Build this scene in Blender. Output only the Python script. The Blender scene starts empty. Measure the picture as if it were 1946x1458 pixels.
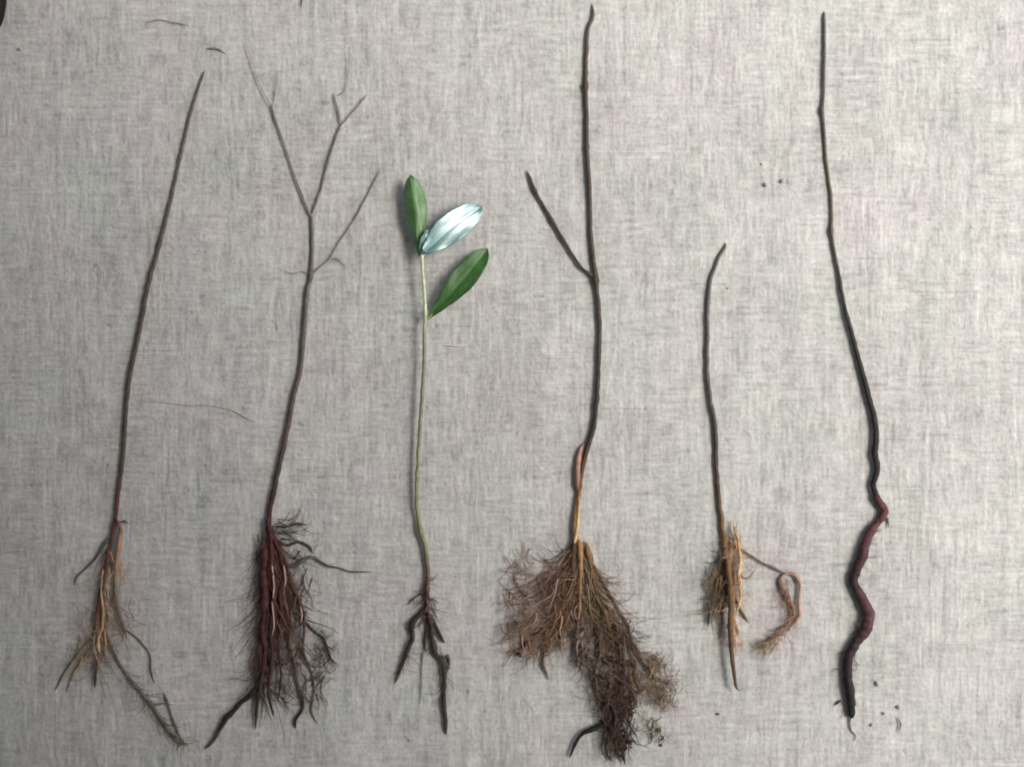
import bpy, math, random
import numpy as np
from mathutils import Vector, noise

# ------------------------------------------------------------------ camera
S = 0.6 / 1946.0                      # metres on the floor per photograph pixel
def P(px, py, z=0.0):
    return Vector(((px - 973.0) * S, (729.0 - py) * S, z * S))

sc = bpy.context.scene
COL = sc.collection
cam_d = bpy.data.cameras.new('camera')
cam = bpy.data.objects.new('camera', cam_d)
COL.objects.link(cam)
CAM_H = 0.75
cam.location = (0, 0, CAM_H)
cam.rotation_euler = (0, 0, 0)
cam_d.sensor_width = 36.0
cam_d.lens = 36.0 * CAM_H / 0.6
cam_d.clip_start = 0.02
cam_d.clip_end = 200.0
cam_d.dof.use_dof = True
cam_d.dof.focus_distance = CAM_H - 0.050
cam_d.dof.aperture_fstop = 3.6
sc.camera = cam

# ------------------------------------------------------------------ sky, sun, exposure
SUN_EL = math.radians(55.0)
SUN_AZ = math.radians(6.0)           # direction the light comes from, counter-clockwise from +X
world = bpy.data.worlds.new('World')
sc.world = world
world.use_nodes = True
wn = world.node_tree
wn.nodes.clear()
w_out = wn.nodes.new('ShaderNodeOutputWorld')
w_bg = wn.nodes.new('ShaderNodeBackground')
w_sky = wn.nodes.new('ShaderNodeTexSky')
w_sky.sky_type = 'NISHITA'
w_sky.sun_disc = False
w_sky.sun_elevation = SUN_EL
w_sky.sun_rotation = math.radians(90.0) - SUN_AZ
w_sky.dust_density = 4.0
w_sky.ozone_density = 0.6
w_bg.inputs['Strength'].default_value = 0.08
wn.links.new(w_sky.outputs[0], w_bg.inputs['Color'])
wn.links.new(w_bg.outputs[0], w_out.inputs['Surface'])

sun_d = bpy.data.lights.new('sun', 'SUN')
sun_d.energy = 1.5
sun_d.angle = math.radians(30.0)
sun_d.color = (1.0, 0.98, 0.95)
sun = bpy.data.objects.new('sun', sun_d)
COL.objects.link(sun)
sun_dir = Vector((math.cos(SUN_EL) * math.cos(SUN_AZ), math.cos(SUN_EL) * math.sin(SUN_AZ), math.sin(SUN_EL)))
sun.rotation_euler = sun_dir.to_track_quat('Z', 'Y').to_euler()
sun.location = sun_dir * 6

vs = sc.view_settings
vs.view_transform = 'Standard'
vs.look = 'None'
vs.gamma = 1.0
vs.exposure = 1.35

random.seed(7)

# ------------------------------------------------------------------ helpers
def srgb(r, g, b):
    f = lambda c: c / 12.92 if c <= 0.04045 else ((c + 0.055) / 1.055) ** 2.4
    return (f(r / 255), f(g / 255), f(b / 255))

def nodes_of(name):
    m = bpy.data.materials.new(name)
    m.use_nodes = True
    nt = m.node_tree
    nt.nodes.clear()
    out = nt.nodes.new('ShaderNodeOutputMaterial')
    b = nt.nodes.new('ShaderNodeBsdfPrincipled')
    nt.links.new(b.outputs[0], out.inputs['Surface'])
    return m, nt, b

def mathn(nt, op, a, b=None, clamp=False):
    n = nt.nodes.new('ShaderNodeMath')
    n.operation = op
    n.use_clamp = clamp
    for i, v in enumerate((a, b)):
        if v is None:
            continue
        if isinstance(v, (int, float)):
            n.inputs[i].default_value = v
        else:
            nt.links.new(v, n.inputs[i])
    return n.outputs[0]

def noisen(nt, vec, scale=(1, 1, 1), rot=0.0, detail=2.0, rough=0.5, loc=(0, 0, 0), freq=1.0):
    mp = nt.nodes.new('ShaderNodeMapping')
    mp.inputs['Rotation'].default_value = (0, 0, rot)
    mp.inputs['Scale'].default_value = scale
    mp.inputs['Location'].default_value = loc
    nt.links.new(vec, mp.inputs['Vector'])
    # rotate first, then stretch
    mp.vector_type = 'POINT'
    t = nt.nodes.new('ShaderNodeTexNoise')
    t.inputs['Scale'].default_value = freq
    t.inputs['Detail'].default_value = detail
    t.inputs['Roughness'].default_value = rough
    nt.links.new(mp.outputs[0], t.inputs['Vector'])
    return t

def tag(o, label=None, cat=None, group=None, kind=None):
    if label: o['label'] = label
    if cat: o['category'] = cat
    if group: o['group'] = group
    if kind: o['kind'] = kind
    return o

def empty(name, loc):
    o = bpy.data.objects.new(name, None)
    o.empty_display_size = 0.01
    o.location = loc
    COL.objects.link(o)
    return o

class MB:
    """collects geometry with a pigment colour per vertex"""
    def __init__(self):
        self.v = []; self.f = []; self.c = []
    def tube(self, pts, sides=8, cap=True, rough=0.0):
        # pts: list of (Vector world, radius world, colour)
        n = len(pts)
        base = len(self.v)
        up = None
        for i in range(n):
            a = pts[max(i - 1, 0)][0]; b = pts[min(i + 1, n - 1)][0]
            t = (b - a)
            if t.length < 1e-9: t = Vector((0, 1, 0))
            t.normalize()
            if up is None:
                up = Vector((0, 0, 1)) if abs(t.z) < 0.9 else Vector((1, 0, 0))
            side = t.cross(up).normalized()
            upn = side.cross(t).normalized()
            up = upn
            p, r, c = pts[i]
            for k in range(sides):
                an = 2 * math.pi * k / sides
                rr = r
                if rough:
                    d = side * math.cos(an) + upn * math.sin(an)
                    rr = r * (1 + rough * (noise.noise(p * 520 + d * 1.6) + 0.8 * noise.noise(p * 1500 + d * 2.5)))
                self.v.append(p + side * (math.cos(an) * rr) + upn * (math.sin(an) * rr))
                self.c.append(c)
        for i in range(n - 1):
            for k in range(sides):
                k2 = (k + 1) % sides
                a = base + i * sides
                self.f.append((a + k, a + k2, a + sides + k2, a + sides + k))
        if cap:
            self.f.append(tuple(base + k for k in range(sides)))
            self.f.append(tuple(base + (n - 1) * sides + k for k in reversed(range(sides))))
    def build(self, name, mat, parent=None, smooth=True, kind=None):
        me = bpy.data.meshes.new(name)
        org = parent.location.copy() if parent is not None else Vector((0, 0, 0))
        if parent is not None and parent.parent is not None:
            org = org + parent.parent.location
        me.from_pydata([tuple(p - org) for p in self.v], [], self.f)
        if self.c:
            at = me.color_attributes.new('pigment', 'FLOAT_COLOR', 'POINT')
            at.data.foreach_set('color', np.array([(c[0], c[1], c[2], 1.0) for c in self.c], dtype=np.float32).ravel())
        if smooth:
            me.polygons.foreach_set('use_smooth', [True] * len(me.polygons))
        me.materials.append(mat)
        me.update()
        o = bpy.data.objects.new(name, me)
        COL.objects.link(o)
        if parent is not None: o.parent = parent
        if kind: o['kind'] = kind
        return o

def spline(ctrl, step=6.0):
    """ctrl: list of tuples (px, py, value, value...) -> densely sampled Catmull-Rom list"""
    A = [np.array(c, dtype=float) for c in ctrl]
    A = [2 * A[0] - A[1]] + A + [2 * A[-1] - A[-2]]
    out = []
    for i in range(1, len(A) - 2):
        p0, p1, p2, p3 = A[i - 1:i + 3]
        n = max(2, int(np.linalg.norm((p2 - p1)[:2]) / step))
        for k in range(n):
            t = k / n
            q = 0.5 * (2 * p1 + (p2 - p0) * t + (2 * p0 - 5 * p1 + 4 * p2 - p3) * t * t + (3 * p1 - p0 - 3 * p2 + p3) * t ** 3)
            out.append(q)
    out.append(A[-2])
    return out

def lerp3(a, b, t):
    return tuple(a[i] + (b[i] - a[i]) * t for i in range(3))

def grad(stops, t):
    if t <= stops[0][0]: return stops[0][1]
    for (t0, c0), (t1, c1) in zip(stops, stops[1:]):
        if t <= t1:
            return lerp3(c0, c1, (t - t0) / (t1 - t0))
    return stops[-1][1]

def rod(mb, ctrl, stops, lift=0.0, sides=12, wob=0.10, nodes=(), seed=0, step=5.0, lift_ends=None, base_z=0.0, rs=0.54, rough=0.16):
    """a stem or root lying on the floor. ctrl: (px, py, radius px); stops: colour by py"""
    s = spline(ctrl, step)
    n = len(s)
    L = 0.0
    pts = []
    for i, q in enumerate(s):
        if i: L += float(np.linalg.norm(q[:2] - s[i - 1][:2]))
        nz = noise.noise(Vector((L * 0.035, seed * 7.3, 0.0)))
        nz2 = noise.noise(Vector((L * 0.11, seed * 3.1, 5.0)))
        r = max(q[2] * rs, 0.6) * (1 + wob * (nz + nz2))
        for (ny, amp, wid) in nodes:
            r *= 1 + 1.8 * amp * math.exp(-((q[1] - ny) / wid) ** 2)
        edge = min(i, n - 1 - i)
        if edge == 0: r *= 0.35
        elif edge == 1: r *= 0.8
        jx = 0.10 * q[2] * noise.noise(Vector((L * 0.05, seed + 11.0, 2.0))) * 2
        z = r + base_z + lift * (0.5 + 0.5 * noise.noise(Vector((L * 0.006, seed * 1.7, 9.0))))
        if lift_ends is not None:
            u = i / (n - 1)
            z += lift_ends[0] * (1 - u) + lift_ends[1] * u
        c = grad(stops, q[1] + 14 * nz2)
        fl = 1 + 0.35 * nz2 + 0.25 * noise.noise(Vector((L * 0.3, seed * 2.3, 1.0)))
        c = tuple(k * fl for k in c)
        pts.append((P(q[0] + jx, q[1], z), r * S, c))
    mb.tube(pts, sides, rough=rough)
    return s

FT = 0.72          # overall thickness of the fine roots
def lighter(c, k=1.45):
    return tuple(min(0.8, v * k + 0.006) for v in c)
def fibre(mb, x, y, ang, length, r0, col, rng, z0=3.0, zamp=8.0, curl=0.25, seg=9, sides=4, r1=0.35, drift=0.0):
    """one fine root: a random walk that starts at (x, y) heading ang (0 = right, 90 = down)"""
    a = math.radians(ang)
    pts = []
    st = length / seg
    z = z0 + rng.random() * zamp
    k = rng.uniform(-curl, curl) * 0.5
    for i in range(seg + 1):
        u = i / seg
        r = FT * (r0 + (r1 - r0) * u)
        pts.append((P(x, y, max(z, r + 0.3)), r * S, col))
        x += math.cos(a) * st
        y += math.sin(a) * st
        k = 0.7 * k + rng.uniform(-curl, curl) * 0.7
        a += k + drift * (math.pi / 2 - a) * 0.1
        z += rng.uniform(-2.5, 2.2)
        z = max(0.8, z)
    mb.tube(pts, sides, cap=False)

def path_fibres(mb, ctrl, count, cols, rng, spread=(4, 10), side=(-1, 1), r0=1.2, length=(30, 70), z=(3, 10), fan=45, curl=0.35, follow=90):
    """fine roots leaving a traced root along its run"""
    s = spline(ctrl, 4.0)
    for _ in range(count):
        q = s[int(rng.random() ** 0.9 * (len(s) - 1))]
        fibre(mb, q[0] + rng.uniform(-1, 1) * spread[0], q[1] + rng.uniform(-1, 1) * spread[1],
              follow + rng.uniform(side[0], side[1]) * fan, rng.uniform(*length), r0 * math.exp(rng.gauss(-0.1, 0.4)),
              lighter(rng.choice(cols)), rng, z0=z[0], zamp=z[1], curl=curl)

def cloud_fibres(mb, poly, count, cols, rng, length=(25, 60), r0=1.0, ang=(40, 140), z=(2, 14), curl=0.5, seg=8):
    """tangled fine roots filling an outline"""
    xs = [p[0] for p in poly]; ys = [p[1] for p in poly]
    def inside(x, y):
        c = False
        for i in range(len(poly)):
            x1, y1 = poly[i]; x2, y2 = poly[i - 1]
            if (y1 > y) != (y2 > y) and x < (x2 - x1) * (y - y1) / (y2 - y1) + x1:
                c = not c
        return c
    done = 0
    while done < count:
        x = rng.uniform(min(xs), max(xs)); y = rng.uniform(min(ys), max(ys))
        if not inside(x, y): continue
        if noise.noise(Vector((x * 0.028, y * 0.021, 4.0))) < rng.uniform(-0.35, 0.15): continue
        an = rng.uniform(*ang); L = rng.uniform(*length)
        fibre(mb, x - math.cos(math.radians(an)) * L * 0.5, y - math.sin(math.radians(an)) * L * 0.5, an, L,
              r0 * math.exp(rng.gauss(-0.1, 0.45)), lighter(rng.choice(cols)), rng, z0=z[0], zamp=z[1], curl=curl, seg=seg)
        done += 1

# ------------------------------------------------------------------ materials
def make_plant_mat(name, rough=0.65, spec=0.3, bump=0.4, mott=0.35):
    m, nt, b = nodes_of(name)
    at = nt.nodes.new('ShaderNodeAttribute'); at.attribute_name = 'pigment'
    tc = nt.nodes.new('ShaderNodeTexCoord')
    n1 = noisen(nt, tc.outputs['Object'], (1, 0.3, 1), freq=900, detail=3)
    n2 = noisen(nt, tc.outputs['Object'], (1, 1, 1), freq=160, detail=2)
    s = mathn(nt, 'ADD', mathn(nt, 'MULTIPLY', n1.outputs[0], mott), mathn(nt, 'MULTIPLY', n2.outputs[0], mott))
    f = mathn(nt, 'ADD', s, 1.0 - mott)
    mx = nt.nodes.new('ShaderNodeVectorMath'); mx.operation = 'SCALE'
    nt.links.new(at.outputs['Color'], mx.inputs[0]); nt.links.new(f, mx.inputs['Scale'])
    nt.links.new(mx.outputs[0], b.inputs['Base Color'])
    b.inputs['Roughness'].default_value = rough
    b.inputs['Specular IOR Level'].default_value = spec
    bp = nt.nodes.new('ShaderNodeBump')
    bp.inputs['Strength'].default_value = bump
    bp.inputs['Distance'].default_value = 0.0006
    nt.links.new(n1.outputs[0], bp.inputs['Height'])
    nt.links.new(bp.outputs[0], b.inputs['Normal'])
    return m
M_BARK = make_plant_mat('bark', 0.7, 0.25, 0.6)
M_GREEN = make_plant_mat('green_stem', 0.4, 0.4, 0.2, 0.2)
M_ROOT = make_plant_mat('root_skin', 0.7, 0.25, 0.5, 0.45)
M_FIBRE = make_plant_mat('root_fibre', 0.8, 0.2, 0.1, 0.3)
M_SOIL = make_plant_mat('soil_crumb', 0.95, 0.1, 0.3, 0.4)

def make_leaf_mat(name, base, vein, rough, coat=0.2, spec=0.6, stint=(1, 1, 1), bump=0.5):
    m, nt, b = nodes_of(name)
    at = nt.nodes.new('ShaderNodeAttribute'); at.attribute_name = 'pigment'
    tc = nt.nodes.new('ShaderNodeTexCoord')
    n1 = noisen(nt, tc.outputs['Object'], freq=120, detail=4)
    sp = nt.nodes.new('ShaderNodeSeparateColor')
    nt.links.new(at.outputs['Color'], sp.inputs[0])
    mix = nt.nodes.new('ShaderNodeMix'); mix.data_type = 'RGBA'
    mix.inputs[6].default_value = (*base, 1); mix.inputs[7].default_value = (*vein, 1)
    fac = mathn(nt, 'ADD', sp.outputs[0], mathn(nt, 'MULTIPLY', n1.outputs[0], 1.3), False)
    fac = mathn(nt, 'SUBTRACT', fac, 0.52, True)
    nt.links.new(fac, mix.inputs[0])
    nt.links.new(mix.outputs[2], b.inputs['Base Color'])
    b.inputs['Roughness'].default_value = rough
    b.inputs['Specular IOR Level'].default_value = spec
    b.inputs['Specular Tint'].default_value = (*stint, 1)
    b.inputs['Coat Weight'].default_value = coat
    b.inputs['Coat Roughness'].default_value = rough * 0.8
    bp = nt.nodes.new('ShaderNodeBump'); bp.inputs['Strength'].default_value = bump; bp.inputs['Distance'].default_value = 0.0012 + (bump - 0.5) * 0.004
    nt.links.new(n1.outputs[0], bp.inputs['Height'])
    nt.links.new(bp.outputs[0], b.inputs['Normal'])
    return m
M_LEAF = make_leaf_mat('leaf_green', (0.014, 0.070, 0.008), (0.060, 0.160, 0.032), 0.55, 0.0)
M_LEAF_LIGHT = make_leaf_mat('leaf_fresh_green', (0.045, 0.125, 0.03), (0.14, 0.28, 0.10), 0.5)
M_LEAF_SHINY = make_leaf_mat('leaf_glossy_blue_tint', (0.045, 0.14, 0.125), (0.14, 0.28, 0.26), 0.38, 1.0, 1.0, (0.78, 0.94, 1.0), 0.25)  # bluish base and specular tint paint a sky-blue glint into the leaf

def make_floor_mat():
    m, nt, b = nodes_of('worn_concrete')
    tc = nt.nodes.new('ShaderNodeTexCoord')
    v = tc.outputs['Object']
    k = 1.0 / S
    def N(wx, wy, rot=0.0, detail=2.0, loc=0.0, rough=0.5):   # grain size in photograph pixels
        return noisen(nt, v, (k / wx, k / wy, 1.0), rot, detail, rough, (loc, loc * 1.7, 0)).outputs[0]
    def c(x, amp): return mathn(nt, 'MULTIPLY', mathn(nt, 'SUBTRACT', x, 0.5), amp)
    vert = N(8, 42, 0.0, 2.5, 1.0)
    hori = N(46, 8, 0.0, 2.5, 4.0)
    sel = mathn(nt, 'MULTIPLY', mathn(nt, 'SUBTRACT', N(110, 130, 0, 1.0, 9.0), 0.47), 9.0, True)
    selv = mathn(nt, 'SUBTRACT', 1.0, sel)
    weave = mathn(nt, 'ADD', mathn(nt, 'MULTIPLY', c(vert, 1.0), mathn(nt, 'ADD', mathn(nt, 'MULTIPLY', selv, 0.55), 0.45)),
                  mathn(nt, 'MULTIPLY', c(hori, 1.0), mathn(nt, 'ADD', mathn(nt, 'MULTIPLY', sel, 0.5), 0.42)))
    stroke = N(22, 330, math.radians(-11), 3.0, 13.0, 0.6)
    blot = N(120, 150, 0.2, 4.0, 21.0, 0.6)
    big = N(520, 420, 0.0, 2.0, 33.0)
    grain = N(7, 8, 0.0, 2.0, 41.0)
    pits = N(26, 30, 0.0, 2.0, 57.0)
    pit = mathn(nt, 'MULTIPLY', mathn(nt, 'SUBTRACT', pits, 0.69), 7.0, True)
    val = mathn(nt, 'ADD', c(weave, 0.0), 1.0)
    val = mathn(nt, 'ADD', mathn(nt, 'MULTIPLY', weave, 0.76), 1.0)
    for t, a in ((stroke, 0.50), (blot, 0.46), (big, 0.25), (grain, 0.50), (N(22, 34, 0.0, 3.0, 95.0, 0.6), 0.55)):
        val = mathn(nt, 'ADD', val, c(t, a))
    val = mathn(nt, 'SUBTRACT', val, mathn(nt, 'MULTIPLY', pit, 0.30))
    for (wx, wy, lo, am) in ((420, 7, 103.0, 0.16), (6, 300, 117.0, 0.20), (300, 8, 131.0, -0.16)):
        cz = mathn(nt, 'MULTIPLY', mathn(nt, 'SUBTRACT', N(wx, wy, 0.0, 1.5, lo), 0.68), 12.0, True)
        val = mathn(nt, 'ADD', val, mathn(nt, 'MULTIPLY', cz, am))
    hue = N(150, 190, 0.0, 2.0, 71.0)
    hue2 = N(40, 60, 0.0, 1.0, 83.0)
    ht = mathn(nt, 'ADD', c(hue, 0.17), c(hue2, 0.05))
    base = (0.412, 0.407, 0.388)
    cr = mathn(nt, 'MULTIPLY', mathn(nt, 'ADD', val, mathn(nt, 'MULTIPLY', ht, 0.6)), base[0])
    cg = mathn(nt, 'MULTIPLY', mathn(nt, 'SUBTRACT', val, mathn(nt, 'MULTIPLY', ht, 0.5)), base[1])
    cb = mathn(nt, 'MULTIPLY', mathn(nt, 'ADD', val, mathn(nt, 'MULTIPLY', ht, 0.1)), base[2])
    cc = nt.nodes.new('ShaderNodeCombineColor')
    for i, x in enumerate((cr, cg, cb)): nt.links.new(x, cc.inputs[i])
    nt.links.new(cc.outputs[0], b.inputs['Base Color'])
    b.inputs['Roughness'].default_value = 0.85
    b.inputs['Specular IOR Level'].default_value = 0.25
    h = mathn(nt, 'ADD', mathn(nt, 'MULTIPLY', weave, 0.6), mathn(nt, 'ADD', c(stroke, 0.8), mathn(nt, 'ADD', c(grain, 0.7), mathn(nt, 'MULTIPLY', pit, -0.8))))
    bp = nt.nodes.new('ShaderNodeBump'); bp.inputs['Strength'].default_value = 0.6; bp.inputs['Distance'].default_value = 0.0010
    nt.links.new(h, bp.inputs['Height'])
    nt.links.new(bp.outputs[0], b.inputs['Normal'])
    return m
M_FLOOR = make_floor_mat()

def plain(name, base, rough=0.8, freq=6.0):
    m, nt, b = nodes_of(name)
    tc = nt.nodes.new('ShaderNodeTexCoord')
    n = noisen(nt, tc.outputs['Object'], freq=freq, detail=4).outputs[0]
    mix = nt.nodes.new('ShaderNodeMix'); mix.data_type = 'RGBA'
    mix.inputs[6].default_value = (*[c * 0.85 for c in base], 1); mix.inputs[7].default_value = (*[c * 1.12 for c in base], 1)
    nt.links.new(n, mix.inputs[0]); nt.links.new(mix.outputs[2], b.inputs['Base Color'])
    b.inputs['Roughness'].default_value = rough
    return m

# ------------------------------------------------------------------ the floor
def build_floor():
    # fine grid where the photograph looks, one coarse skirt beyond it: a single sheet
    nx, ny = 260, 200
    hx, hy = 0.40, 0.30
    xs = np.linspace(-hx, hx, nx); ys = np.linspace(-hy, hy, ny)
    verts = []; faces = []
    for j, y in enumerate(ys):
        for i, x in enumerate(xs):
            e = min(1.0, (hx - abs(x)) / 0.03, (hy - abs(y)) / 0.03)
            z = 0.00045 * noise.noise(Vector((x * 22, y * 13, 0))) + 0.00028 * noise.noise(Vector((x * 95, y * 40, 3)))
            verts.append((x, y, (z - 0.0003) * max(e, 0)))
    for j in range(ny - 1):
        for i in range(nx - 1):
            a = j * nx + i
            faces.append((a, a + 1, a + nx + 1, a + nx))
    R = 12.0
    b0 = len(verts)
    verts += [(-R, -R, 0), (R, -R, 0), (R, R, 0), (-R, R, 0)]
    bot = [i for i in range(nx)]
    top = [(ny - 1) * nx + i for i in range(nx)]
    lef = [j * nx for j in range(ny)]
    rig = [j * nx + nx - 1 for j in range(ny)]
    faces.append(tuple([b0, b0 + 1] + bot[::-1]))
    faces.append(tuple([b0 + 1, b0 + 2] + rig[::-1]))
    faces.append(tuple([b0 + 2, b0 + 3] + top))
    faces.append(tuple([b0 + 3, b0] + lef))
    me = bpy.data.meshes.new('floor')
    me.from_pydata(verts, [], faces)
    me.polygons.foreach_set('use_smooth', [True] * len(me.polygons))
    me.materials.append(M_FLOOR)
    me.update()
    o = bpy.data.objects.new('floor', me)
    COL.objects.link(o)
    o['kind'] = 'structure'
build_floor()

# ------------------------------------------------------------------ unseen slab on posts, added to shade the left of the floor
SHADE_AZ = math.radians(30.0)
G = Vector((math.cos(SHADE_AZ), math.sin(SHADE_AZ), 0)); T = Vector((-G.y, G.x, 0))
SHADE_H = 1.1
EDGE = SHADE_H / math.tan(SUN_EL) * math.cos(SHADE_AZ - SUN_AZ) - 0.06
def oriented_box(name, a0, a1, t0, t1, z0, z1, mat, parent=None):
    vs_ = []
    for z in (z0, z1):
        for a, t in ((a0, t0), (a1, t0), (a1, t1), (a0, t1)):
            p = G * a + T * t
            vs_.append((p.x, p.y, z))
    fs = [(3, 2, 1, 0), (4, 5, 6, 7), (0, 1, 5, 4), (1, 2, 6, 5), (2, 3, 7, 6), (3, 0, 4, 7)]
    me = bpy.data.meshes.new(name); me.from_pydata(vs_, [], fs); me.materials.append(mat); me.update()
    o = bpy.data.objects.new(name, me); COL.objects.link(o)
    if parent: o.parent = parent
    return o
M_BLOCKER = plain('shade_slab_grey', (0.30, 0.28, 0.25))
blocker = empty('shade_blocker', (0, 0, 0))
tag(blocker, 'unseen slab added above the floor, outside the picture, to shade its left side', 'blocker')
oriented_box('shade_slab', -3.0, EDGE, -4.0, 4.0, SHADE_H, SHADE_H + 0.08, M_BLOCKER, blocker)
for t in (-3.6, 3.6):
    oriented_box('slab_post', EDGE - 0.2, EDGE - 0.08, t - 0.06, t + 0.06, 0.0, SHADE_H - 0.003, M_BLOCKER, blocker)
    oriented_box('slab_post', -2.9, -2.78, t - 0.06, t + 0.06, 0.0, SHADE_H - 0.003, M_BLOCKER, blocker)

# ------------------------------------------------------------------ colours (pigments)
def C(r, g, b): return srgb(r, g, b)
BARK_D = C(74, 64, 53); BARK_G = C(92, 85, 75); BARK_L = C(112, 106, 98)
RED_B = C(84, 52, 44); BLOOD = C(66, 34, 32); OCHRE = C(154, 120, 84); GOLD = C(180, 148, 108)
OLIVE = C(120, 104, 76); UMBER = C(82, 64, 48); DARK = C(46, 40, 36); GREYROOT = C(92, 84, 78); PEACH = C(164, 134, 118)
PURPLE = C(62, 44, 44)

def seedling(label, x, y):
    o = empty('bare_root_seedling', P(x, y, 0))
    tag(o, label, 'seedling', 'bare root seedlings laid side by side on the grey floor')
    return o

def add_root(parent, ctrl, col, mat=None, seed=0, lift=2.0, sides=7, base_z=0.0, wob=0.26, name='root', lift_ends=None):
    mb = MB()
    stops = col if isinstance(col, list) else [(0, col)]
    rod(mb, ctrl, stops, lift=lift, sides=sides, wob=wob, seed=seed, base_z=base_z, lift_ends=lift_ends, rs=0.74)
    return mb.build(name, mat or M_ROOT, parent)

# ================================================================== 1: straight twig with ochre roots
def plant_one():
    o = seedling('straight dark leafless seedling leaning right, with thin ochre roots, leftmost of the row', 234, 890)
    st = [(389,136,3.6),(374,180,4.4),(359,232,5.0),(343,303,5.6),(323,391,6.2),(301,479,6.8),(285,533,7.2),(271,605,7.4),(257,671,7.4),(245,736,7.4),(239,813,7.2),(233,890,7.0),(227,930,6.6),(223,970,6.4),(217,1006,6.6),(208,1057,6.0)]
    mb = MB()
    rod(mb, st, [(0, BARK_G), (300, BARK_G), (600, BARK_D), (880, BARK_D), (950, RED_B), (1060, RED_B)], lift=2, seed=1, nodes=((303,0.12,6),(520,0.1,8),(890,0.1,10)))
    mb.build('stem', M_BARK, o)
    main = [(210,1040,6.2),(203,1085,5.6),(195,1122,5.0),(188,1165,5.2),(188,1195,5.0),(196,1218,4.6),(189,1245,4.2),(184,1275,3.8),(182,1307,2.2)]
    add_root(o, main, [(1040, RED_B), (1160, RED_B), (1200, OCHRE), (1260, UMBER), (1300, DARK)], seed=2, base_z=3)
    r2 = [(222,985,5.2),(232,1004,5.0),(230,1030,6.2),(225,1065,5.6),(222,1100,4.4),(224,1139,4.4),(231,1172,4.0),(240,1200,2.6),(243,1215,1.5)]
    add_root(o, r2, [(985, RED_B), (1020, C(152,116,94)), (1070, C(150,114,88)), (1110, OLIVE), (1215, UMBER)], seed=3, base_z=5)
    add_root(o, [(228,992,3),(240,990,3),(247,996,1.5)], RED_B, seed=4, base_z=7, name='bud', lift=0)
    add_root(o, [(206,1022,4.0),(193,1045,3.2),(179,1065,2.8),(160,1084,2.4),(146,1098,2.2),(143,1112,1.4)], GREYROOT, seed=5)
    add_root(o, [(200,1080,2.8),(196,1120,2.4),(200,1160,3.2),(198,1190,3.6),(191,1212,3.8),(193,1240,2.4)], GOLD, seed=6, base_z=9)
    add_root(o, [(186,1200,3.4),(172,1216,3.0),(152,1238,2.8),(134,1262,2.6),(121,1282,2.4),(105,1313,1.4)], [(1200, OLIVE), (1315, C(86,84,66))], seed=7)
    add_root(o, [(186,1215,2.4),(166,1240,2.2),(146,1270,2.0),(132,1300,1.8),(126,1318,1.0)], OLIVE, seed=8)
    add_root(o, [(205,1215,3.2),(222,1250,3.6),(236,1272,4.0),(250,1292,4.6),(266,1310,4.8),(290,1340,4.6),(310,1368,5.0),(327,1393,4.8),(342,1409,4.4),(356,1416,2.4)], [(1215, UMBER), (1300, C(108,102,94)), (1420, C(104,100,92))], seed=9)
    add_root(o, [(238,1196,2.0),(256,1208,2.0),(272,1224,1.8),(286,1246,1.8),(288,1275,1.6),(294,1300,1.0)], GREYROOT, seed=10)
    add_root(o, [(312,1318,2.4),(318,1330,2.6),(324,1352,2.4),(332,1375,2.2),(344,1404,1.8)], GREYROOT, seed=11)
    rng = random.Random(11)
    mb = MB()
    cols = [OLIVE, OCHRE, GREYROOT, UMBER, C(140,122,104)]
    path_fibres(mb, [(215,1020),(205,1080),(200,1150),(195,1210)], 50, cols, rng, spread=(9,8), r0=1.1, length=(40,110), fan=32)
    path_fibres(mb, [(200,1150),(192,1210),(186,1260)], 55, cols, rng, spread=(8,8), r0=1.0, length=(35,100), fan=55)
    cloud_fibres(mb, [(190,1090),(240,1090),(262,1230),(215,1290),(120,1300),(150,1220)], 65, cols, rng, length=(30,75), r0=0.9, ang=(60,125))
    path_fibres(mb, [(236,1272),(290,1340),(345,1410)], 45, [GREYROOT, UMBER], rng, spread=(7,7), r0=0.9, length=(20,50), follow=50, fan=50)
    mb.build('fine_roots', M_FIBRE, o, kind='stuff')

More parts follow.
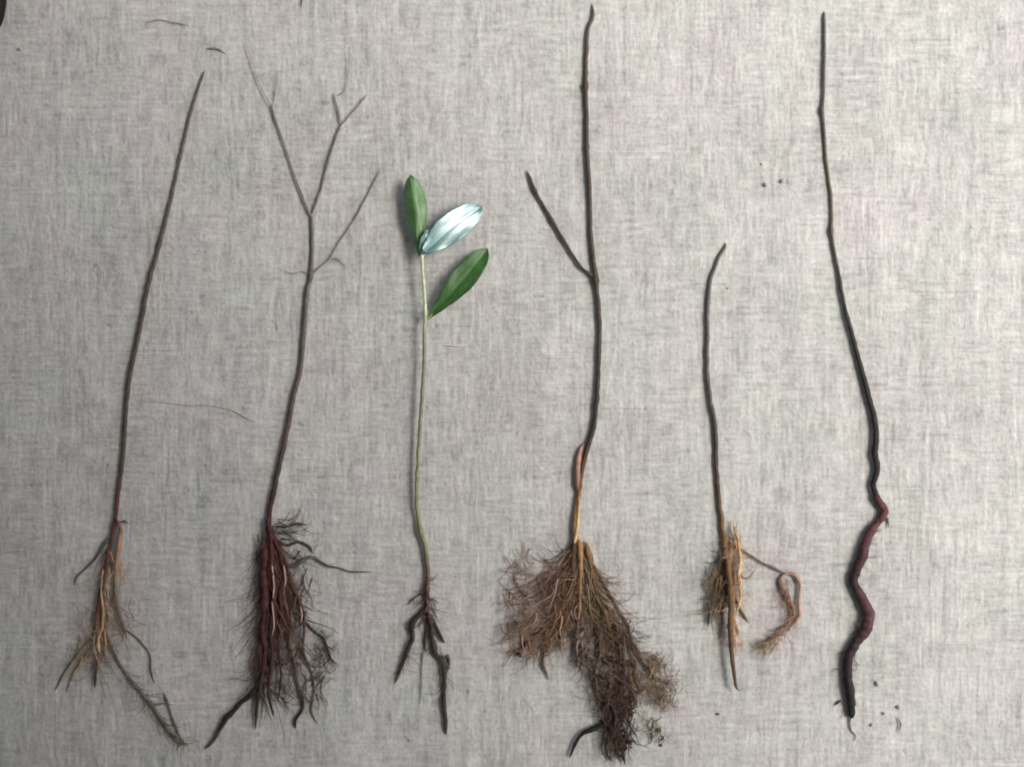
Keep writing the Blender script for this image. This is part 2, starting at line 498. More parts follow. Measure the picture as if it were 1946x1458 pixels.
# ================================================================== 2: forked grey twig with dark red roots
def plant_two():
    o = seedling('grey forked seedling with several thin upper branches and a dense dark red root bundle', 520, 940)
    st = [(592,404,5.2),(594,456,5.6),(592,523,6.6),(585,552,7.0),(579,624,7.4),(573,696,7.8),(560,750,8.2),(548,810,8.4),(540,850,8.6),(533,880,8.6),(522,932,8.4),(514,967,8.6),(511,1004,9.5),(507,1045,11.5),(504,1090,12)]
    mb = MB()
    rod(mb, st, [(0, C(108,102,96)), (560, C(98,92,86)), (700, C(92,82,76)), (840, C(76,64,58)), (930, C(56,44,40)), (990, BLOOD), (1090, BLOOD)], lift=2, seed=21, nodes=((523,0.2,8),(940,0.12,9)))
    mb.build('stem', M_BARK, o)
    LT = C(146, 139, 133); MID = C(130, 121, 116)
    def br(ctrl, col, seed, lift=6):
        mb = MB(); rod(mb, ctrl, [(0, col)], lift=lift, sides=8, wob=0.14, seed=seed, rs=0.42)
        return mb.build('branch', M_BARK, o)
    br([(592,412,5),(580,384,4.4),(561,336,4.4),(544,283,4.2),(527,235,4.6),(521,215,5.4),(516,198,3.4)], MID, 22)
    br([(518,205,2.8),(506,184,2.4),(496,163,2.2),(486,138,2.2),(479,115,2.0),(467,78,1.4)], LT, 23, 10)
    br([(520,206,2.4),(524,178,2.0),(527,158,1.6),(531,136,1.0)], LT, 24, 10)
    br([(593,408,5),(609,365,4.8),(623,312,5.2),(638,264,5.2),(648,238,5.2)], C(112,102,100), 25)
    br([(649,240,4.4),(644,212,4.2),(637,190,3.8),(634,176,2.6)], MID, 26, 8)
    br([(649,240,4.0),(662,224,3.8),(674,211,3.8),(690,192,4.0),(699,180,2.4)], MID, 27, 8)
    br([(640,182,2.6),(654,176,2.6),(660,160,2.4),(663,140,2.2),(665,122,1.2)], LT, 28, 10)
    br([(593,525,5),(608,508,3.6),(626,494,3.2),(645,461,3.2),(674,418,3.6),(690,388,4.0),(702,365,3.8),(713,344,3.4),(722,324,2.0)], MID, 29)
    br([(626,494,3),(642,492,2.6),(656,504,2.2),(664,514,1.2)], LT, 30)
    br([(592,524,3),(576,516,2.4),(556,520,2.0),(536,512,1.2)], LT, 31)
    # roots
    rng = random.Random(22)
    add_root(o, [(507,1040,11),(503,1090,11.5),(506,1139,9.5),(501,1188,8.6),(506,1237,8),(499,1287,7),(491,1332,5.4),(486,1385,2.4)], [(1040, BLOOD), (1250, C(64,36,32)), (1390, DARK)], seed=34, base_z=3, sides=9)
    add_root(o, [(510,985,6),(517,1020,6),(519,1075,6),(523,1130,5.5),(518,1190,5.5),(520,1250,5.2),(513,1310,4.6),(522,1360,2.4)], [(985, BLOOD), (1300, C(60,40,34)), (1370, DARK)], seed=35, base_z=9)
    add_root(o, [(514,1010,5),(530,1040,5),(540,1085,4.8),(534,1130,4.6),(537,1170,4.2),(529,1220,3.6),(536,1280,3.2),(530,1330,2)], BLOOD, seed=36, base_z=6)
    add_root(o, [(516,1020,4.6),(542,1060,4.6),(556,1110,4.8),(574,1150,4.4),(580,1190,4.4),(577,1226,3.4),(584,1262,2)], [(1000, BLOOD), (1260, UMBER)], seed=37, base_z=5)
    add_root(o, [(522,1000,3.6),(544,1001,3.6),(566,995,3.4),(583,998,2.0)], C(72,64,58), seed=38)
    add_root(o, [(520,1022,3.4),(545,1036,3.4),(568,1030,3.4),(590,1040,3),(594,1052,1.8)], C(66,60,52), seed=39)
    add_root(o, [(530,1078,3.8),(556,1076,5),(578,1064,5),(594,1058,4.4),(608,1066,3.4),(624,1075,3.2),(646,1079,2.8),(667,1086,2.6),(706,1086,1.4)], [(1000, C(92,88,78))], seed=40, base_z=2)
    add_root(o, [(494,1300,6),(478,1319,6.4),(458,1336,6.4),(444,1352,7),(431,1364,6.6),(418,1387,5.4),(404,1410,4.2),(388,1424,2)], [(1300, DARK), (1370, C(40,38,35)), (1425, GREYROOT)], seed=41)
    add_root(o, [(580,1180,3),(598,1200,2.8),(616,1214,3),(622,1232,3.4),(629,1250,3),(640,1262,1.6)], DARK, seed=42)
    add_root(o, [(545,1200,3.4),(556,1250,3.4),(566,1300,3.4),(576,1332,4),(574,1350,3.2),(562,1368,4.6),(562,1384,2.4)], [(1200, UMBER), (1340, DARK)], seed=43)
    add_root(o, [(570,1226,2.6),(590,1270,2.4),(598,1310,2.4),(592,1350,2.2),(604,1376,1.2)], GREYROOT, seed=44)
    mb = MB()
    reds = [BLOOD, C(74,46,38), C(86,62,52), C(60,44,38), C(98,78,68)]
    greys = [C(76,68,62), C(96,86,78), UMBER, DARK]
    path_fibres(mb, [(512,990),(505,1050),(504,1120)], 110, reds, rng, spread=(9,12), side=(-1,-0.05), r0=1.2, length=(80,200), fan=26, curl=0.2)
    path_fibres(mb, [(514,1010),(535,1080),(545,1160)], 80, reds, rng, spread=(14,14), r0=1.3, length=(60,160), fan=30, curl=0.28)
    path_fibres(mb, [(500,1190),(500,1260),(500,1310)], 90, [DARK, C(66,48,42), UMBER], rng, spread=(12,12), r0=1.2, length=(40,110), fan=35)
    cloud_fibres(mb, [(530,1060),(596,1060),(590,1200),(620,1260),(612,1360),(545,1370),(530,1200)], 140, greys + reds[:3], rng, length=(30,80), r0=1.1, ang=(55,130), curl=0.5)
    cloud_fibres(mb, [(490,1040),(502,1040),(502,1330),(482,1330),(486,1180)], 35, [DARK, C(66,58,52)], rng, length=(40,100), r0=1.1, ang=(80,110), curl=0.3)
    cloud_fibres(mb, [(590,1190),(632,1210),(645,1290),(600,1290)], 40, greys, rng, length=(20,50), r0=1.0, ang=(20,120), curl=0.7)
    path_fibres(mb, [(520,1000),(560,1010)], 30, greys, rng, spread=(6,20), r0=1.0, length=(30,70), follow=15, fan=30)
    mb.build('fine_roots', M_FIBRE, o, kind='stuff')
    m2 = MB()
    for pts in ([(520,1068),(524,1110),(522,1135)], [(520,1140),(524,1180),(521,1204)], [(542,1070),(546,1100),(544,1112)], [(574,1150),(577,1165),(575,1180)]):
        rod(m2, [(x, y, 2.6) for x, y in pts], [(0, C(176,150,142))], seed=pts[0][1], sides=6, base_z=17)
    m2.build('pale_root', M_ROOT, o)

# ================================================================== 3: green seedling with leaves
def leaf(parent, base, tip, width, fold, tilt, zb, zt, mat, arch=6.0, bend=0.0, nl=22, nw=10, name='leaf', skew=0.0, top=1.2, und=2.2):
    """blade from base to tip (px); width is the full width px; fold = V of the halves (px up at the edges),
    tilt = edge-to-edge slope: + raises the left edge seen from base to tip"""
    b = np.array(base, float); t = np.array(tip, float)
    d = t - b; L = np.linalg.norm(d); d /= L
    n = np.array([d[1], -d[0]])          # left of travel in picture (y down)
    mb = MB()
    rows = []
    for i in range(nl + 1):
        u = i / nl
        w = 0.5 * width * max(0.0, math.sin(math.pi * u ** top)) ** 0.55
        w = max(w * (1 + 0.10 * noise.noise(Vector((u * 9, b[0], 0.5)))), 0.9)
        cx = b + d * (L * u) + n * (bend * math.sin(math.pi * u))
        zc = zb + (zt - zb) * u + arch * math.sin(math.pi * u)
        row = []
        for j in range(-nw, nw + 1):
            q = j / nw
            wav = (1.6 * math.sin(u * 15 + (1.5 if q > 0 else 0)) + 1.2 * noise.noise(Vector((u * 6, q * 2, b[0] * 0.1)))) * abs(q) ** 1.5 + und * noise.noise(Vector((u * 4.0, q * 1.6, b[1] * 0.1)))
            p = cx + n * (w * (q + skew * (1 - q * q)))
            z = zc + fold * abs(q) ** 1.3 * (w / (0.5 * width)) + tilt * q * (w / (0.5 * width)) + wav
            # midrib and side veins carry lighter pigment and a little relief
            vein = math.exp(-(q * 9) ** 2) + 0.6 * max(0.0, math.cos((u * 9 - abs(q) * 1.6) * 2 * math.pi)) ** 8 + 0.35 * (abs(q) > 0.93)
            z -= 0.9 * math.exp(-(q * 8) ** 2)
            row.append((P(p[0], p[1], max(z, 0.8)), min(vein, 1.0)))
        rows.append(row)
    nj = 2 * nw + 1
    for layer in (0, 1):
        for row in rows:
            for p, vv in row:
                mb.v.append(p + Vector((0, 0, -1.2 * S * layer))); mb.c.append((vv, vv, vv))
    off = (nl + 1) * nj
    for i in range(nl):
        for j in range(nj - 1):
            a = i * nj + j
            mb.f.append((a, a + 1, a + nj + 1, a + nj))
            mb.f.append((off + a, off + a + nj, off + a + nj + 1, off + a + 1))
    for i in range(nl):
        for j in (0, nj - 1):
            a = i * nj + j
            mb.f.append((a, a + nj, off + a + nj, off + a) if j == 0 else (a, off + a, off + a + nj, a + nj))
    for j in range(nj - 1):
        mb.f.append((j, off + j, off + j + 1, j + 1))
        a = nl * nj + j
        mb.f.append((a, a + 1, off + a + 1, off + a))
    return mb.build(name, mat, parent)

def plant_three():
    o = seedling('green stemmed seedling with three leaves on top and short dark forked roots', 811, 1100)
    GST = C(120, 122, 88); GPALE = C(176, 188, 150); GD = C(92, 92, 64)
    st = [(801,470,4.6),(803,486,5.0),(807,540,5.4),(810,596,5.8),(808,629,6.0),(807,697,6.2),(803,760,6.4),(797,850,6.6),(793,920,6.8),(793,962,7.0),(800,1008,7.2),(808,1040,7.4),(813,1089,7.4),(811,1140,8),(811,1172,8)]
    mb = MB()
    rod(mb, st, [(0, GPALE), (590, GPALE), (640, C(112,112,92)), (720, C(112,110,88)), (860, GST), (1000, C(112,112,72)), (1050, GD), (1090, RED_B), (1140, C(58,32,30)), (1180, C(58,36,32))], lift=3, seed=51, lift_ends=(26,-3), nodes=((596,0.15,8),(1008,0.15,8),(1120,0.2,9)))
    mb.build('stem', M_GREEN, o)
    def petiole(ctrl, col, bz=24):
        mb = MB(); rod(mb, ctrl, [(0, col)], lift=0, seed=52, sides=8, base_z=bz); mb.build('petiole', M_GREEN, o)
    petiole([(803,492,4.4),(799,486,4),(795,478,3)], GD)
    petiole([(804,500,4.6),(806,488,4.6),(812,476,4)], C(206,214,190))
    petiole([(808,616,5.6),(813,607,5.6),(820,601,5.4),(830,590,4)], C(112,122,76), 17)
    a = leaf(o, (797,486), (783,338), 42, -13, -2, 30, 34, M_LEAF_LIGHT, arch=6, bend=-4, top=1.55)
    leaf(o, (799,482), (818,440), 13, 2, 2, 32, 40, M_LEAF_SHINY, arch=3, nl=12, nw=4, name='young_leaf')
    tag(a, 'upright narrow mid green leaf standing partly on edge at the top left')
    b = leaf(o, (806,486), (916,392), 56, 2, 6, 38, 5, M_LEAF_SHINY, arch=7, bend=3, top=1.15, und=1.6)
    tag(b, 'middle leaf with a pale blue glint tinted into its gloss')
    c = leaf(o, (811,610), (927,474), 48, 5, -3, 19, 12, M_LEAF, arch=9, bend=-3, top=1.6)
    tag(c, 'dark green oval leaf lowest on the right')
    add_root(o, [(809,1150,6),(799,1166,6),(786,1180,7.2),(783,1196,7.2),(785,1211,6),(778,1228,5.6),(772,1244,5.4),(762,1268,5),(756,1286,3),(750,1300,1.6)], [(1150, C(56,36,33)), (1190, DARK), (1300, C(62,58,52))], seed=53)
    add_root(o, [(813,1160,6.5),(821,1190,7),(822,1212,6),(828,1240,6.4),(840,1254,6.6),(845,1282,5.6),(844,1330,5.4),(847,1368,5),(848,1396,4)], [(1150, C(58,40,34)), (1200, C(64,54,46)), (1250, C(52,48,44)), (1400, C(56,52,48))], seed=54)
    add_root(o, [(816,1165,5.5),(826,1184,5.6),(833,1198,4.6),(841,1214,3.4),(846,1222,1.6)], C(60,44,36), seed=55, base_z=2)
    add_root(o, [(812,1175,4),(810,1205,3.4),(808,1228,2.6),(812,1240,1.4)], C(70,62,56), seed=56)
    add_root(o, [(842,1254,4.4),(851,1246,3.6),(854,1262,3),(850,1278,1.6)], C(80,74,68), seed=57)
    add_root(o, [(805,1235,1.4),(802,1265,1.5),(801,1300,1.4),(799,1338,0.9)], GREYROOT, seed=58)
    add_root(o, [(808,1120,3),(797,1130,2.4),(784,1140,2.2),(774,1150,1.2)], C(104,88,84), seed=59)
    add_root(o, [(813,1105,2.6),(824,1100,2.2),(832,1090,1.4)], C(124,96,84), seed=60, base_z=4)
    add_root(o, [(813,1140,2.8),(824,1138,2.4),(834,1146,1.4)], C(110,76,66), seed=61, base_z=4)
    rng = random.Random(33)
    mb = MB()
    cols = [C(100,86,80), C(84,68,60), DARK, C(120,100,94)]
    path_fibres(mb, [(812,1090),(811,1130),(811,1170)], 45, cols, rng, spread=(5,8), r0=1.0, length=(15,50), fan=85)
    path_fibres(mb, [(785,1185),(775,1240),(760,1275)], 30, cols, rng, spread=(4,8), r0=0.9, length=(12,36), fan=70)
    path_fibres(mb, [(822,1195),(842,1256),(846,1340)], 40, cols, rng, spread=(4,8), r0=0.9, length=(12,40), fan=70)
    mb.build('fine_roots', M_FIBRE, o, kind='stuff')

# ================================================================== 4: tall twig with bushy brown roots
def plant_four():
    o = seedling('tall dark seedling with one slanting side branch and a big bushy brown root mass', 1107, 886)
    st = [(1125,8,2.4),(1127,31,6),(1118,56,6),(1115,91,6.4),(1113,165,7),(1115,231,7),(1115,280,7),(1119,342,7.2),(1121,391,7.2),(1123,453,7.4),(1129,506,8),(1132,531,8),(1138,593,7.6),(1139,640,7.6),(1137,700,7.6),(1133,770,8),(1127,815,8.4),(1117,848,8.6),(1107,886,8.4),(1101,931,8),(1096,962,8.4),(1093,1000,9.5),(1094,1030,11),(1097,1060,11)]
    mb = MB()
    rod(mb, st, [(0, BARK_G), (200, BARK_D), (560, BARK_D), (830, C(56,52,46)), (890, C(82,60,46)), (930, C(112,78,54)), (965, OCHRE), (1030, OCHRE), (1060, UMBER)], lift=2, seed=71, nodes=((165,0.22,6),(280,0.15,6),(342,0.12,7),(531,0.3,8),(760,0.1,9)))
    mb.build('stem', M_BARK, o)
    mb = MB()
    rod(mb, [(1131,530,6),(1118,519,5),(1102,506,5.2),(1073,461,5.8),(1049,420,6),(1030,388,5.6),(1016,362,5.4),(1008,342,5),(1001,325,3.6)], [(0, BARK_D)], lift=6, sides=9, seed=72, nodes=((420,0.15,7),(362,0.15,6)))
    mb.build('branch', M_BARK, o)
    mb = MB()
    rod(mb, [(1110,842,2.2),(1102,858,4.6),(1098,885,5.6),(1097,912,5.6),(1098,940,3)], [(0, PEACH), (880, C(166,132,114)), (935, C(120,88,68))], lift=0, sides=8, seed=73, base_z=2, rs=0.9)
    mb.build('pinkish_bark', M_BARK, o)  # pinkish bark colour along the stem, built as a separate tube
    mb = MB()
    rod(mb, [(1099,940,2.4),(1099,970,4.4),(1096,1005,4.8),(1092,1028,5.4),(1092,1040,2.5)], [(935, C(128,92,64)), (975, C(196,164,118)), (1040, C(206,174,124))], lift=0, sides=8, seed=74, base_z=9)
    mb.build('painted_highlight', M_ROOT, o)  # golden highlight on the stem base, put in as a pale tube
    add_root(o, [(1093,1020,8),(1089,1060,8),(1086,1100,6.6),(1080,1150,5.4),(1068,1190,4),(1060,1222,2)], [(1020, UMBER), (1100, C(84,62,50)), (1220, C(96,80,74))], seed=76, base_z=3)
    add_root(o, [(1100,1025,7.5),(1103,1065,6.4),(1102,1110,5.2),(1100,1160,4.4),(1096,1200,3.6),(1106,1240,3.4),(1100,1276,2)], [(1020, C(156,118,78)), (1120, C(136,108,76)), (1260, GREYROOT)], seed=77, base_z=7)
    add_root(o, [(1112,1030,7),(1122,1068,6.8),(1128,1104,6.2),(1135,1134,6.2),(1146,1160,5.6),(1157,1175,5.2),(1174,1194,4.8),(1189,1206,4.6),(1211,1233,4),(1234,1274,3.2),(1258,1292,1.6)], [(1020, C(142,110,76)), (1090, C(96,76,54)), (1180, C(76,58,40)), (1290, OLIVE)], seed=78, base_z=3)
    add_root(o, [(1120,1060,4.6),(1142,1098,4),(1162,1134,3.6),(1178,1162,3.4),(1193,1188,3.4),(1200,1214,2.2)], C(112,92,78), seed=79)
    add_root(o, [(1150,1165,5),(1160,1200,5),(1180,1240,5.4),(1184,1280,6),(1172,1330,6),(1168,1380,5.6),(1180,1420,5),(1188,1452,2.4)], [(1160, C(104,76,50)), (1250, C(70,50,36)), (1340, C(44,36,32)), (1460, C(40,34,30))], seed=80, base_z=5)
    add_root(o, [(1130,1120,4.4),(1128,1180,4.4),(1140,1230,4.6),(1128,1280,4.4),(1146,1330,4.4),(1160,1370,4),(1150,1420,3),(1162,1446,1.6)], [(1120, UMBER), (1250, C(64,52,50)), (1450, C(42,37,34))], seed=81, base_z=3)
    add_root(o, [(1166,1366,5),(1144,1376,5.6),(1124,1385,6),(1108,1392,5.4),(1096,1406,4.6),(1088,1424,3.6),(1082,1440,1.6)], C(34,31,29), seed=82, base_z=2)
    add_root(o, [(1200,1215,4),(1206,1260,4),(1198,1300,4),(1206,1330,3),(1196,1360,1.6)], C(92,66,42), seed=83, base_z=4)
    add_root(o, [(1078,1120,4),(1050,1170,3.4),(1018,1210,3),(985,1232,2.6),(962,1240,1.4)], C(92,78,72), seed=84)
    add_root(o, [(1080,1100,3.4),(1040,1120,2.8),(1010,1136,2.6),(988,1120,2.2),(976,1090,1.2)], C(112,98,92), seed=85)
    add_root(o, [(1060,1200,2.6),(1040,1230,2.6),(1030,1258,3),(1037,1276,2.6),(1043,1292,1.4)], C(74,64,60), seed=86)
    add_root(o, [(1112,1190,3),(1096,1222,3),(1098,1250,2.4),(1106,1268,1.4)], C(142,128,124), seed=87, base_z=8)
    rng = random.Random(44)
    mb = MB()
    pink = [C(122,98,80), C(106,82,64), C(132,108,92), C(90,70,56), C(84,64,50), C(118,90,62)]
    brown = [C(96,72,50), C(104,84,72), C(88,68,56), C(66,50,40), C(100,80,54), C(52,42,36), C(98,78,54)]
    darkb = [C(48,40,36), C(40,34,31), C(60,48,42), C(74,56,44)]
    oliv = [C(104,90,68), C(90,76,58), C(120,104,84), C(104,86,68)]
    cloud_fibres(mb, [(1078,1080),(1086,1200),(1060,1235),(1010,1260),(962,1258),(956,1215),(1000,1160),(1030,1110)], 270, pink, rng, length=(30,85), r0=1.15, ang=(75,165), curl=0.55, z=(2,22))
    cloud_fibres(mb, [(960,1080),(1010,1050),(1072,1060),(1060,1120),(1000,1180),(962,1210)], 130, pink + [C(134,120,114)], rng, length=(25,70), r0=0.95, ang=(60,190), curl=0.6, z=(1,10))
    path_fibres(mb, [(1095,1030),(1092,1090),(1088,1150)], 140, pink + brown[:3], rng, spread=(12,10), side=(-0.2,1), r0=1.3, length=(60,150), fan=42, follow=95)
    path_fibres(mb, [(1105,1030),(1110,1090),(1108,1150)], 90, oliv + brown[:2], rng, spread=(11,10), r0=1.4, length=(60,140), fan=18, follow=85)
    path_fibres(mb, [(1115,1040),(1130,1110),(1160,1175)], 110, brown + oliv, rng, spread=(6,8), side=(-0.1,1), r0=1.2, length=(50,130), fan=34, follow=58)
    cloud_fibres(mb, [(1118,1180),(1165,1180),(1212,1235),(1216,1335),(1170,1360),(1120,1320),(1100,1260)], 250, brown[:6] + darkb[:3], rng, length=(30,85), r0=1.1, ang=(40,125), curl=0.5, z=(2,24))
    cloud_fibres(mb, [(1140,1330),(1200,1325),(1200,1400),(1190,1450),(1150,1430),(1146,1380)], 180, darkb, rng, length=(25,65), r0=1.35, ang=(50,130), curl=0.5, z=(2,20))
    cloud_fibres(mb, [(1205,1240),(1262,1258),(1286,1310),(1272,1352),(1230,1340),(1205,1300)], 150, oliv, rng, length=(25,60), r0=1.0, ang=(30,130), curl=0.8, z=(2,16))
    cloud_fibres(mb, [(1216,1330),(1270,1350),(1262,1420),(1236,1400)], 35, oliv + darkb[:1], rng, length=(15,40), r0=0.9, ang=(20,140), curl=0.9)
    cloud_fibres(mb, [(1096,1180),(1130,1190),(1120,1270),(1090,1260)], 60, [C(120,108,104), C(86,74,70)], rng, length=(25,55), r0=1.0, ang=(30,150), curl=0.9)
    mb.build('fine_roots', M_FIBRE, o, kind='stuff')
    soil_on_roots(o, [(1185,1265,16),(1176,1300,15),(1160,1345,14),(1186,1352,13),(1172,1395,15),(1188,1412,12),(1158,1255,11),(1136,1290,10),(1178,1432,9),(1196,1330,10),(1060,1180,8),(1030,1200,7),(1000,1225,8),(985,1240,7)], C(58,44,36), 5)

def soil_on_roots(parent, spots, col, seed):
    rng = random.Random(seed)
    mb = MB()
    for (cx, cy, rad) in spots:
        for _ in range(int(rad * 1.6)):
            a = rng.uniform(0, 6.28); d = rad * math.sqrt(rng.random())
            crumb_geo(mb, cx + math.cos(a) * d, cy + math.sin(a) * d, rng.uniform(1.2, 3.6), tuple(c * rng.uniform(0.6, 1.25) for c in col), rng, z=rng.uniform(1, 16))
    mb.build('soil', M_SOIL, parent, smooth=False, kind='stuff')

def crumb_geo(mb, x, y, r, col, rng, z=None, flat=0.8, elong=1.0, ang=0.0):
    z = r * 0.6 if z is None else z
    base = len(mb.v)
    rows = ((-1, 0), (-0.55, 0.8), (0.1, 1.0), (0.65, 0.72), (1, 0))
    n = 6
    ca, sa = math.cos(ang), math.sin(ang)
    idx = []
    for (h, w) in rows:
        if w == 0:
            mb.v.append(P(x, y, z + h * r * flat)); mb.c.append(col); idx.append([len(mb.v) - 1] * n)
        else:
            ring = []
            for k in range(n):
                q = r * w * rng.uniform(0.75, 1.2)
                lx = math.cos(k * 6.283 / n) * q * elong; ly = math.sin(k * 6.283 / n) * q
                mb.v.append(P(x + lx * ca - ly * sa, y + lx * sa + ly * ca, z + h * r * flat * rng.uniform(0.8, 1.1))); mb.c.append(col)
                ring.append(len(mb.v) - 1)
            idx.append(ring)
    for a, b in zip(idx, idx[1:]):
        for k in range(n):
            k2 = (k + 1) % n
            f = []
            for i in (a[k], b[k], b[k2], a[k2]):
                if i not in f: f.append(i)
            if len(f) >= 3: mb.f.append(tuple(f))

# ================================================================== 5: short twig with ochre tap root
def plant_five():
    o = seedling('short curved seedling with a pale golden tap root and one looping side root', 1362, 903)
    st = [(1379,462,3.4),(1376,472,5.4),(1366,489,5.4),(1354,520,5.6),(1348,544,6.2),(1344,592,6.6),(1344,640,6.6),(1343,691,6.6),(1346,733,6.6),(1351,770,7),(1358,805,7.2),(1360,846,7.4),(1361,894,7.4),(1365,940,7.4),(1369,975,7.6),(1376,1030,9),(1381,1085,9)]
    mb = MB()
    rod(mb, st, [(0, BARK_G), (560, C(94,91,87)), (700, BARK_G), (830, C(72,66,58)), (930, C(78,64,50)), (1000, C(110,84,56)), (1085, C(112,84,52))], lift=2, seed=91, nodes=((780,0.15,7),(1030,0.1,9)))
    mb.build('stem', M_BARK, o)
    add_root(o, [(1379,1060,8.6),(1383,1100,8),(1386,1150,7),(1385,1191,6.4),(1388,1244,5.6),(1392,1275,5),(1396,1302,3.6),(1404,1309,2)], [(1050, C(110,80,48)), (1130, C(104,78,50)), (1310, C(84,66,50))], seed=92, base_z=13, name='tap_root', sides=9)
    add_root(o, [(1384,1025,5),(1402,1040,4.2),(1418,1050,3.2),(1432,1059,3),(1450,1070,2.8),(1465,1076,2.8),(1480,1084,3),(1492,1090,3)], [(1020, OCHRE), (1050, OLIVE), (1090, GREYROOT)], seed=93, base_z=3)
    add_root(o, [(1489,1088,4.6),(1481,1104,4.4),(1486,1122,5),(1498,1140,6),(1507,1158,6),(1503,1176,5.4),(1486,1196,4.6),(1466,1216,4.2),(1444,1230,2.6)], [(1080, C(124,96,82)), (1150, C(112,86,74)), (1180, C(144,116,92)), (1235, C(146,128,102))], seed=94)
    add_root(o, [(1492,1090,5),(1506,1090,5),(1517,1102,5),(1519,1122,4.8),(1516,1146,4.4),(1519,1166,4),(1508,1184,3.4),(1494,1200,2.4)], C(162,130,112), seed=95, base_z=2)
    add_root(o, [(1392,1000,4),(1400,1024,4.4),(1405,1060,4.4),(1402,1096,4),(1406,1130,3.2),(1398,1165,2)], C(190,158,112), seed=96, base_z=6)
    add_root(o, [(1394,1130,3.6),(1404,1152,3.4),(1416,1172,3),(1423,1184,1.6)], OLIVE, seed=97)
    add_root(o, [(1376,1060,4.6),(1366,1092,4.4),(1358,1124,3.8),(1350,1154,3.2),(1346,1190,1.8)], [(1050, OLIVE), (1190, C(80,74,60))], seed=98)
    add_root(o, [(1384,1120,3),(1374,1150,2.8),(1372,1184,2.4),(1368,1214,1.4)], C(140,104,86), seed=99, base_z=2)
    add_root(o, [(1392,1170,2.6),(1401,1190,2.6),(1404,1212,1.4)], C(190,156,130), seed=100)
    rng = random.Random(55)
    mb = MB()
    gold = [C(166,134,100), C(148,116,84), C(130,102,74), C(176,148,116)]
    oliv = [C(98,82,62), C(80,70,56), C(114,94,68), C(68,62,54)]
    path_fibres(mb, [(1388,990),(1396,1050),(1400,1110)], 60, gold, rng, spread=(9,14), side=(-1,0.6), r0=1.1, length=(24,70), fan=26, follow=90, curl=0.5)
    path_fibres(mb, [(1378,1030),(1380,1080),(1384,1130)], 55, oliv + gold[2:3], rng, spread=(6,10), side=(0,1), r0=1.1, length=(30,80), fan=30, follow=95)
    cloud_fibres(mb, [(1366,1060),(1376,1080),(1374,1180),(1350,1190),(1340,1150),(1344,1100)], 80, oliv, rng, length=(25,60), r0=1.1, ang=(70,130), curl=0.5, z=(2,16))
    path_fibres(mb, [(1386,1100),(1388,1160),(1390,1220)], 60, gold + [C(180,140,124)], rng, spread=(6,10), r0=0.9, length=(20,60), fan=45)
    path_fibres(mb, [(1484,1100),(1498,1140),(1505,1170),(1470,1214)], 110, [C(118,92,80), C(138,112,98), C(104,82,72), C(152,124,106)], rng, spread=(9,8), r0=0.9, length=(14,34), fan=50, follow=100)
    path_fibres(mb, [(1490,1192),(1466,1216),(1446,1230)], 50, [C(140,124,98), C(122,110,88)], rng, spread=(8,7), r0=1.0, length=(18,40), fan=40, follow=140)
    mb.build('fine_roots', M_FIBRE, o, kind='stuff')

# ================================================================== 6: long twig with a wavy black root
def plant_six():
    o = seedling('long thin seedling with a thick wavy blackish root, rightmost of the row', 1660, 900)
    st = [(1566,22,3.4),(1566,45,5),(1566,96,5),(1564,182,5),(1562,211,5.4),(1566,259,5),(1570,312,5),(1578,370,5.2),(1580,418,5.2),(1579,442,5.6),(1585,480,5.6),(1594,528,6.2),(1604,586,7),(1616,629,7.6),(1630,682,8.4),(1648,749,9.4),(1662,810,10),(1661,863,10.2),(1665,893,10),(1658,922,10),(1665,947,10)]
    mb = MB()
    rod(mb, st, [(0, C(92,90,86)), (230, C(88,82,76)), (330, C(106,92,74)), (440, C(92,86,74)), (560, C(56,54,50)), (700, C(42,40,38)), (950, C(36,32,31))], lift=2, seed=111, nodes=((211,0.25,7),(440,0.25,6),(863,0.1,8)))
    mb.build('stem', M_BARK, o)
    rt = [(1662,938,10),(1668,953,10.5),(1679,970,10.5),(1670,988,10.5),(1657,1004,11),(1643,1031,12.5),(1633,1066,13.5),(1621,1092,13),(1622,1110,12.5),(1633,1130,13),(1645,1153,14.5),(1648,1174,15),(1641,1197,14),(1623,1222,12.5),(1611,1246,13),(1609,1275,13),(1612,1305,12.5),(1615,1335,12.5),(1617,1356,10),(1618,1364,6)]
    mb = MB()
    rod(mb, rt, [(900, C(38,31,31)), (975, C(84,50,50)), (1010, C(88,53,56)), (1090, C(50,36,38)), (1160, C(82,54,56)), (1230, C(48,36,37)), (1320, C(36,30,30)), (1362, C(26,24,24))], lift=1, seed=112, rs=0.67, wob=0.14, rough=0.13, sides=22, step=3.0)
    mb.build('tap_root', M_ROOT, o)
    add_root(o, [(1598,1330,3),(1590,1336,2.4),(1584,1342,1.2)], DARK, seed=113)
    add_root(o, [(1617,1360,3),(1614,1376,2),(1618,1390,1.6),(1626,1398,1.4),(1622,1410,0.8)], C(98,92,88), seed=114)
    add_root(o, [(1680,975,3),(1686,988,2.4),(1688,1004,1.2)], C(98,84,82), seed=115)
    rng = random.Random(66)
    mb = MB()
    path_fibres(mb, [(1670,985),(1640,1040),(1622,1100),(1645,1160),(1612,1250),(1616,1350)], 70, [DARK, C(78,62,60), C(100,84,80)], rng, spread=(10,8), r0=0.9, length=(14,36), fan=85)
    mb.build('fine_roots', M_FIBRE, o, kind='stuff')

for f in (plant_one, plant_two, plant_three, plant_four, plant_five, plant_six):
    f()

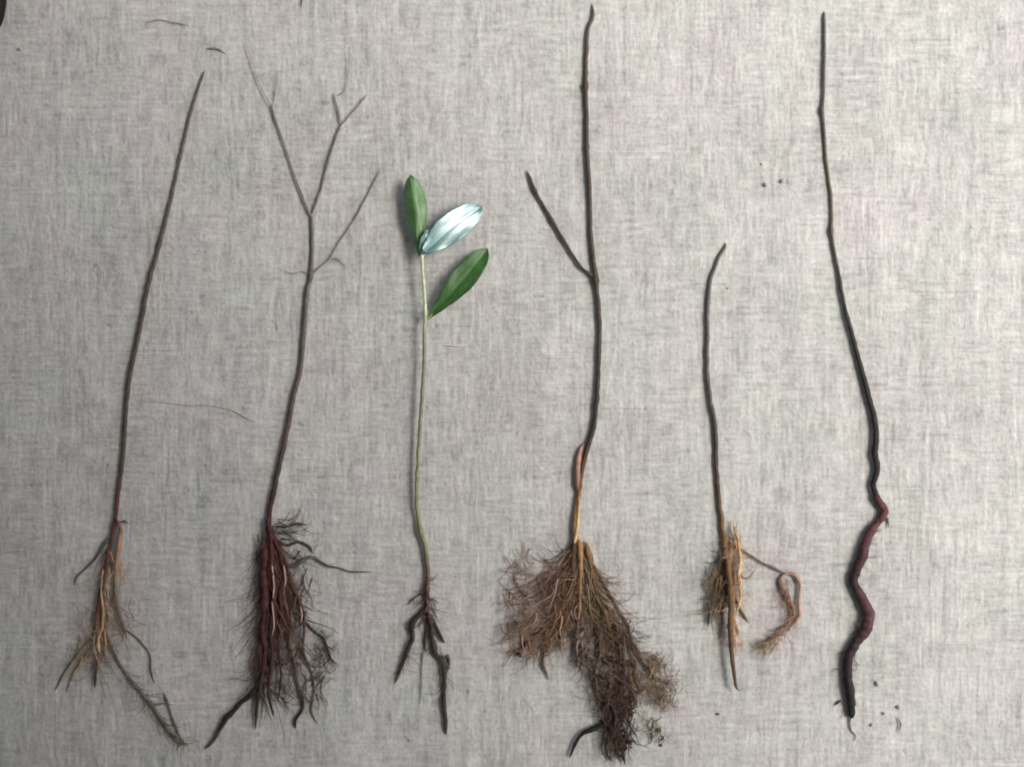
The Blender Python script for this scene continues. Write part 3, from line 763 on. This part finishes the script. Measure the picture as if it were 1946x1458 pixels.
# ------------------------------------------------------------------ litter on the floor
def crumb(x, y, r, label, col=C(166,161,154), elong=1.0, ang=0.0, name='soil_crumb', cat='crumb', group='crumbs of soil scattered on the grey floor'):
    rng = random.Random(int(x * 31 + y))
    mb = MB()
    crumb_geo(mb, x, y, r * 0.7, col, rng, elong=elong, ang=ang)
    o = mb.build(name, M_SOIL, None, smooth=False)
    org = P(x, y, 0)
    o.data.transform(__import__('mathutils').Matrix.Translation(-org)); o.location = org
    tag(o, label, cat, group)
    return o
def strand(ctrl, col, label, seed, name='dry_strand', cat='strand', lift=3):
    mb = MB(); rod(mb, ctrl, [(0, col)], lift=lift, sides=6, wob=0.25, seed=seed)
    o = mb.build(name, M_ROOT, None)
    org = P(ctrl[0][0], ctrl[0][1], 0)
    o.data.transform(__import__('mathutils').Matrix.Translation(-org)); o.location = org
    tag(o, label, cat, 'dry strands lying on the grey floor')
    return o
crumb(1455, 351, 6.5, 'left of the two grey crumbs lying close together left of the rightmost seedling', elong=1.2, ang=0.7)
crumb(1487, 344, 6.0, 'right of the two grey crumbs lying close together left of the rightmost seedling', elong=1.2, ang=-0.8)
crumb(1448, 312, 3.5, 'tiny grey crumb just above the pair left of the rightmost seedling')
crumb(39, 93, 6.0, 'small dark crumb below the black object in the top left corner')
crumb(1667, 1299, 6.0, 'grey crumb right of the lower end of the wavy black root', elong=1.4, ang=1.0)
crumb(1708, 1344, 5.0, 'grey crumb farthest right of those by the tip of the wavy black root', elong=1.3, ang=-1.0)
crumb(1680, 1356, 4.5, 'grey crumb just right of the tip of the wavy black root', elong=1.2)
crumb(1657, 1378, 4.5, 'grey crumb right below the tip of the wavy black root')
crumb(1252, 1387, 6.5, 'brown crumb right of the lower tuft of the bushiest roots', C(84,76,70), 1.3, 1.2)
crumb(1256, 1416, 4.5, 'smaller brown crumb below another, right of the bushiest roots', C(84,76,70))
crumb(1365, 1357, 5.5, 'grey crumb below the tip of the golden tap root', C(134,130,127))
crumb(1384, 548, 3.2, 'tiny grey crumb beside the short curved stem')
strand([(392,93,2.6),(408,93,3.2),(420,96,3.4),(429,103,1.6)], C(122,118,110), 'short dark strand above the tip of the leftmost seedling', 201)
strand([(278,52,2.0),(284,42,2.6),(304,38,2.2),(324,42,2),(346,46,2.4),(360,50,1.4)], C(156,152,145), 'faint bowed grey strand near the top left', 202)
strand([(576,-6,2.6),(573,6,2.8),(574,16,1.4)], C(78,74,68), 'short dark strand cut by the top edge above the forked seedling', 203)
strand([(300,764,0.8),(350,770,1.0),(400,772,1.1),(440,780,1.5),(466,793,1.9),(482,802,1.0)], C(152,148,141), 'long thin grey strand between the two leftmost stems', 204)
strand([(1706,1392,2.0),(1711,1376,2.6),(1704,1362,1.6)], C(110,106,102), 'small curled grey strand right below the wavy black root', 205)
strand([(842,655,2.0),(866,657,2.6),(890,655,1.4)], C(206,202,194), 'short pale strand lying right of the green stem', 206)
strand([(902,1004,1.6),(940,999,2.2),(980,990,1.2)], C(190,188,186), 'pale thin strand left of the pinkish brown stem base', 207)

# dark thing cut by the top left corner
def corner_object():
    mb = MB()
    pts = []
    for i in range(15):
        u = i / 14
        r = 16.5 * math.sin(math.pi * min(1, u * 0.94 + 0.06)) ** 0.55 + 0.5
        pts.append((P(-3 + 3 * math.sin(u * 3), -60 + u * 116, r * 0.8), r * S, C(22, 16, 17)))
    mb.tube(pts, 14)
    o = mb.build('dark_object', M_BARK, None)
    org = P(-6, 0, 0)
    o.data.transform(__import__('mathutils').Matrix.Translation(-org)); o.location = org
    tag(o, 'blackish rounded object cut off by the top left corner of the picture', 'object')
corner_object()
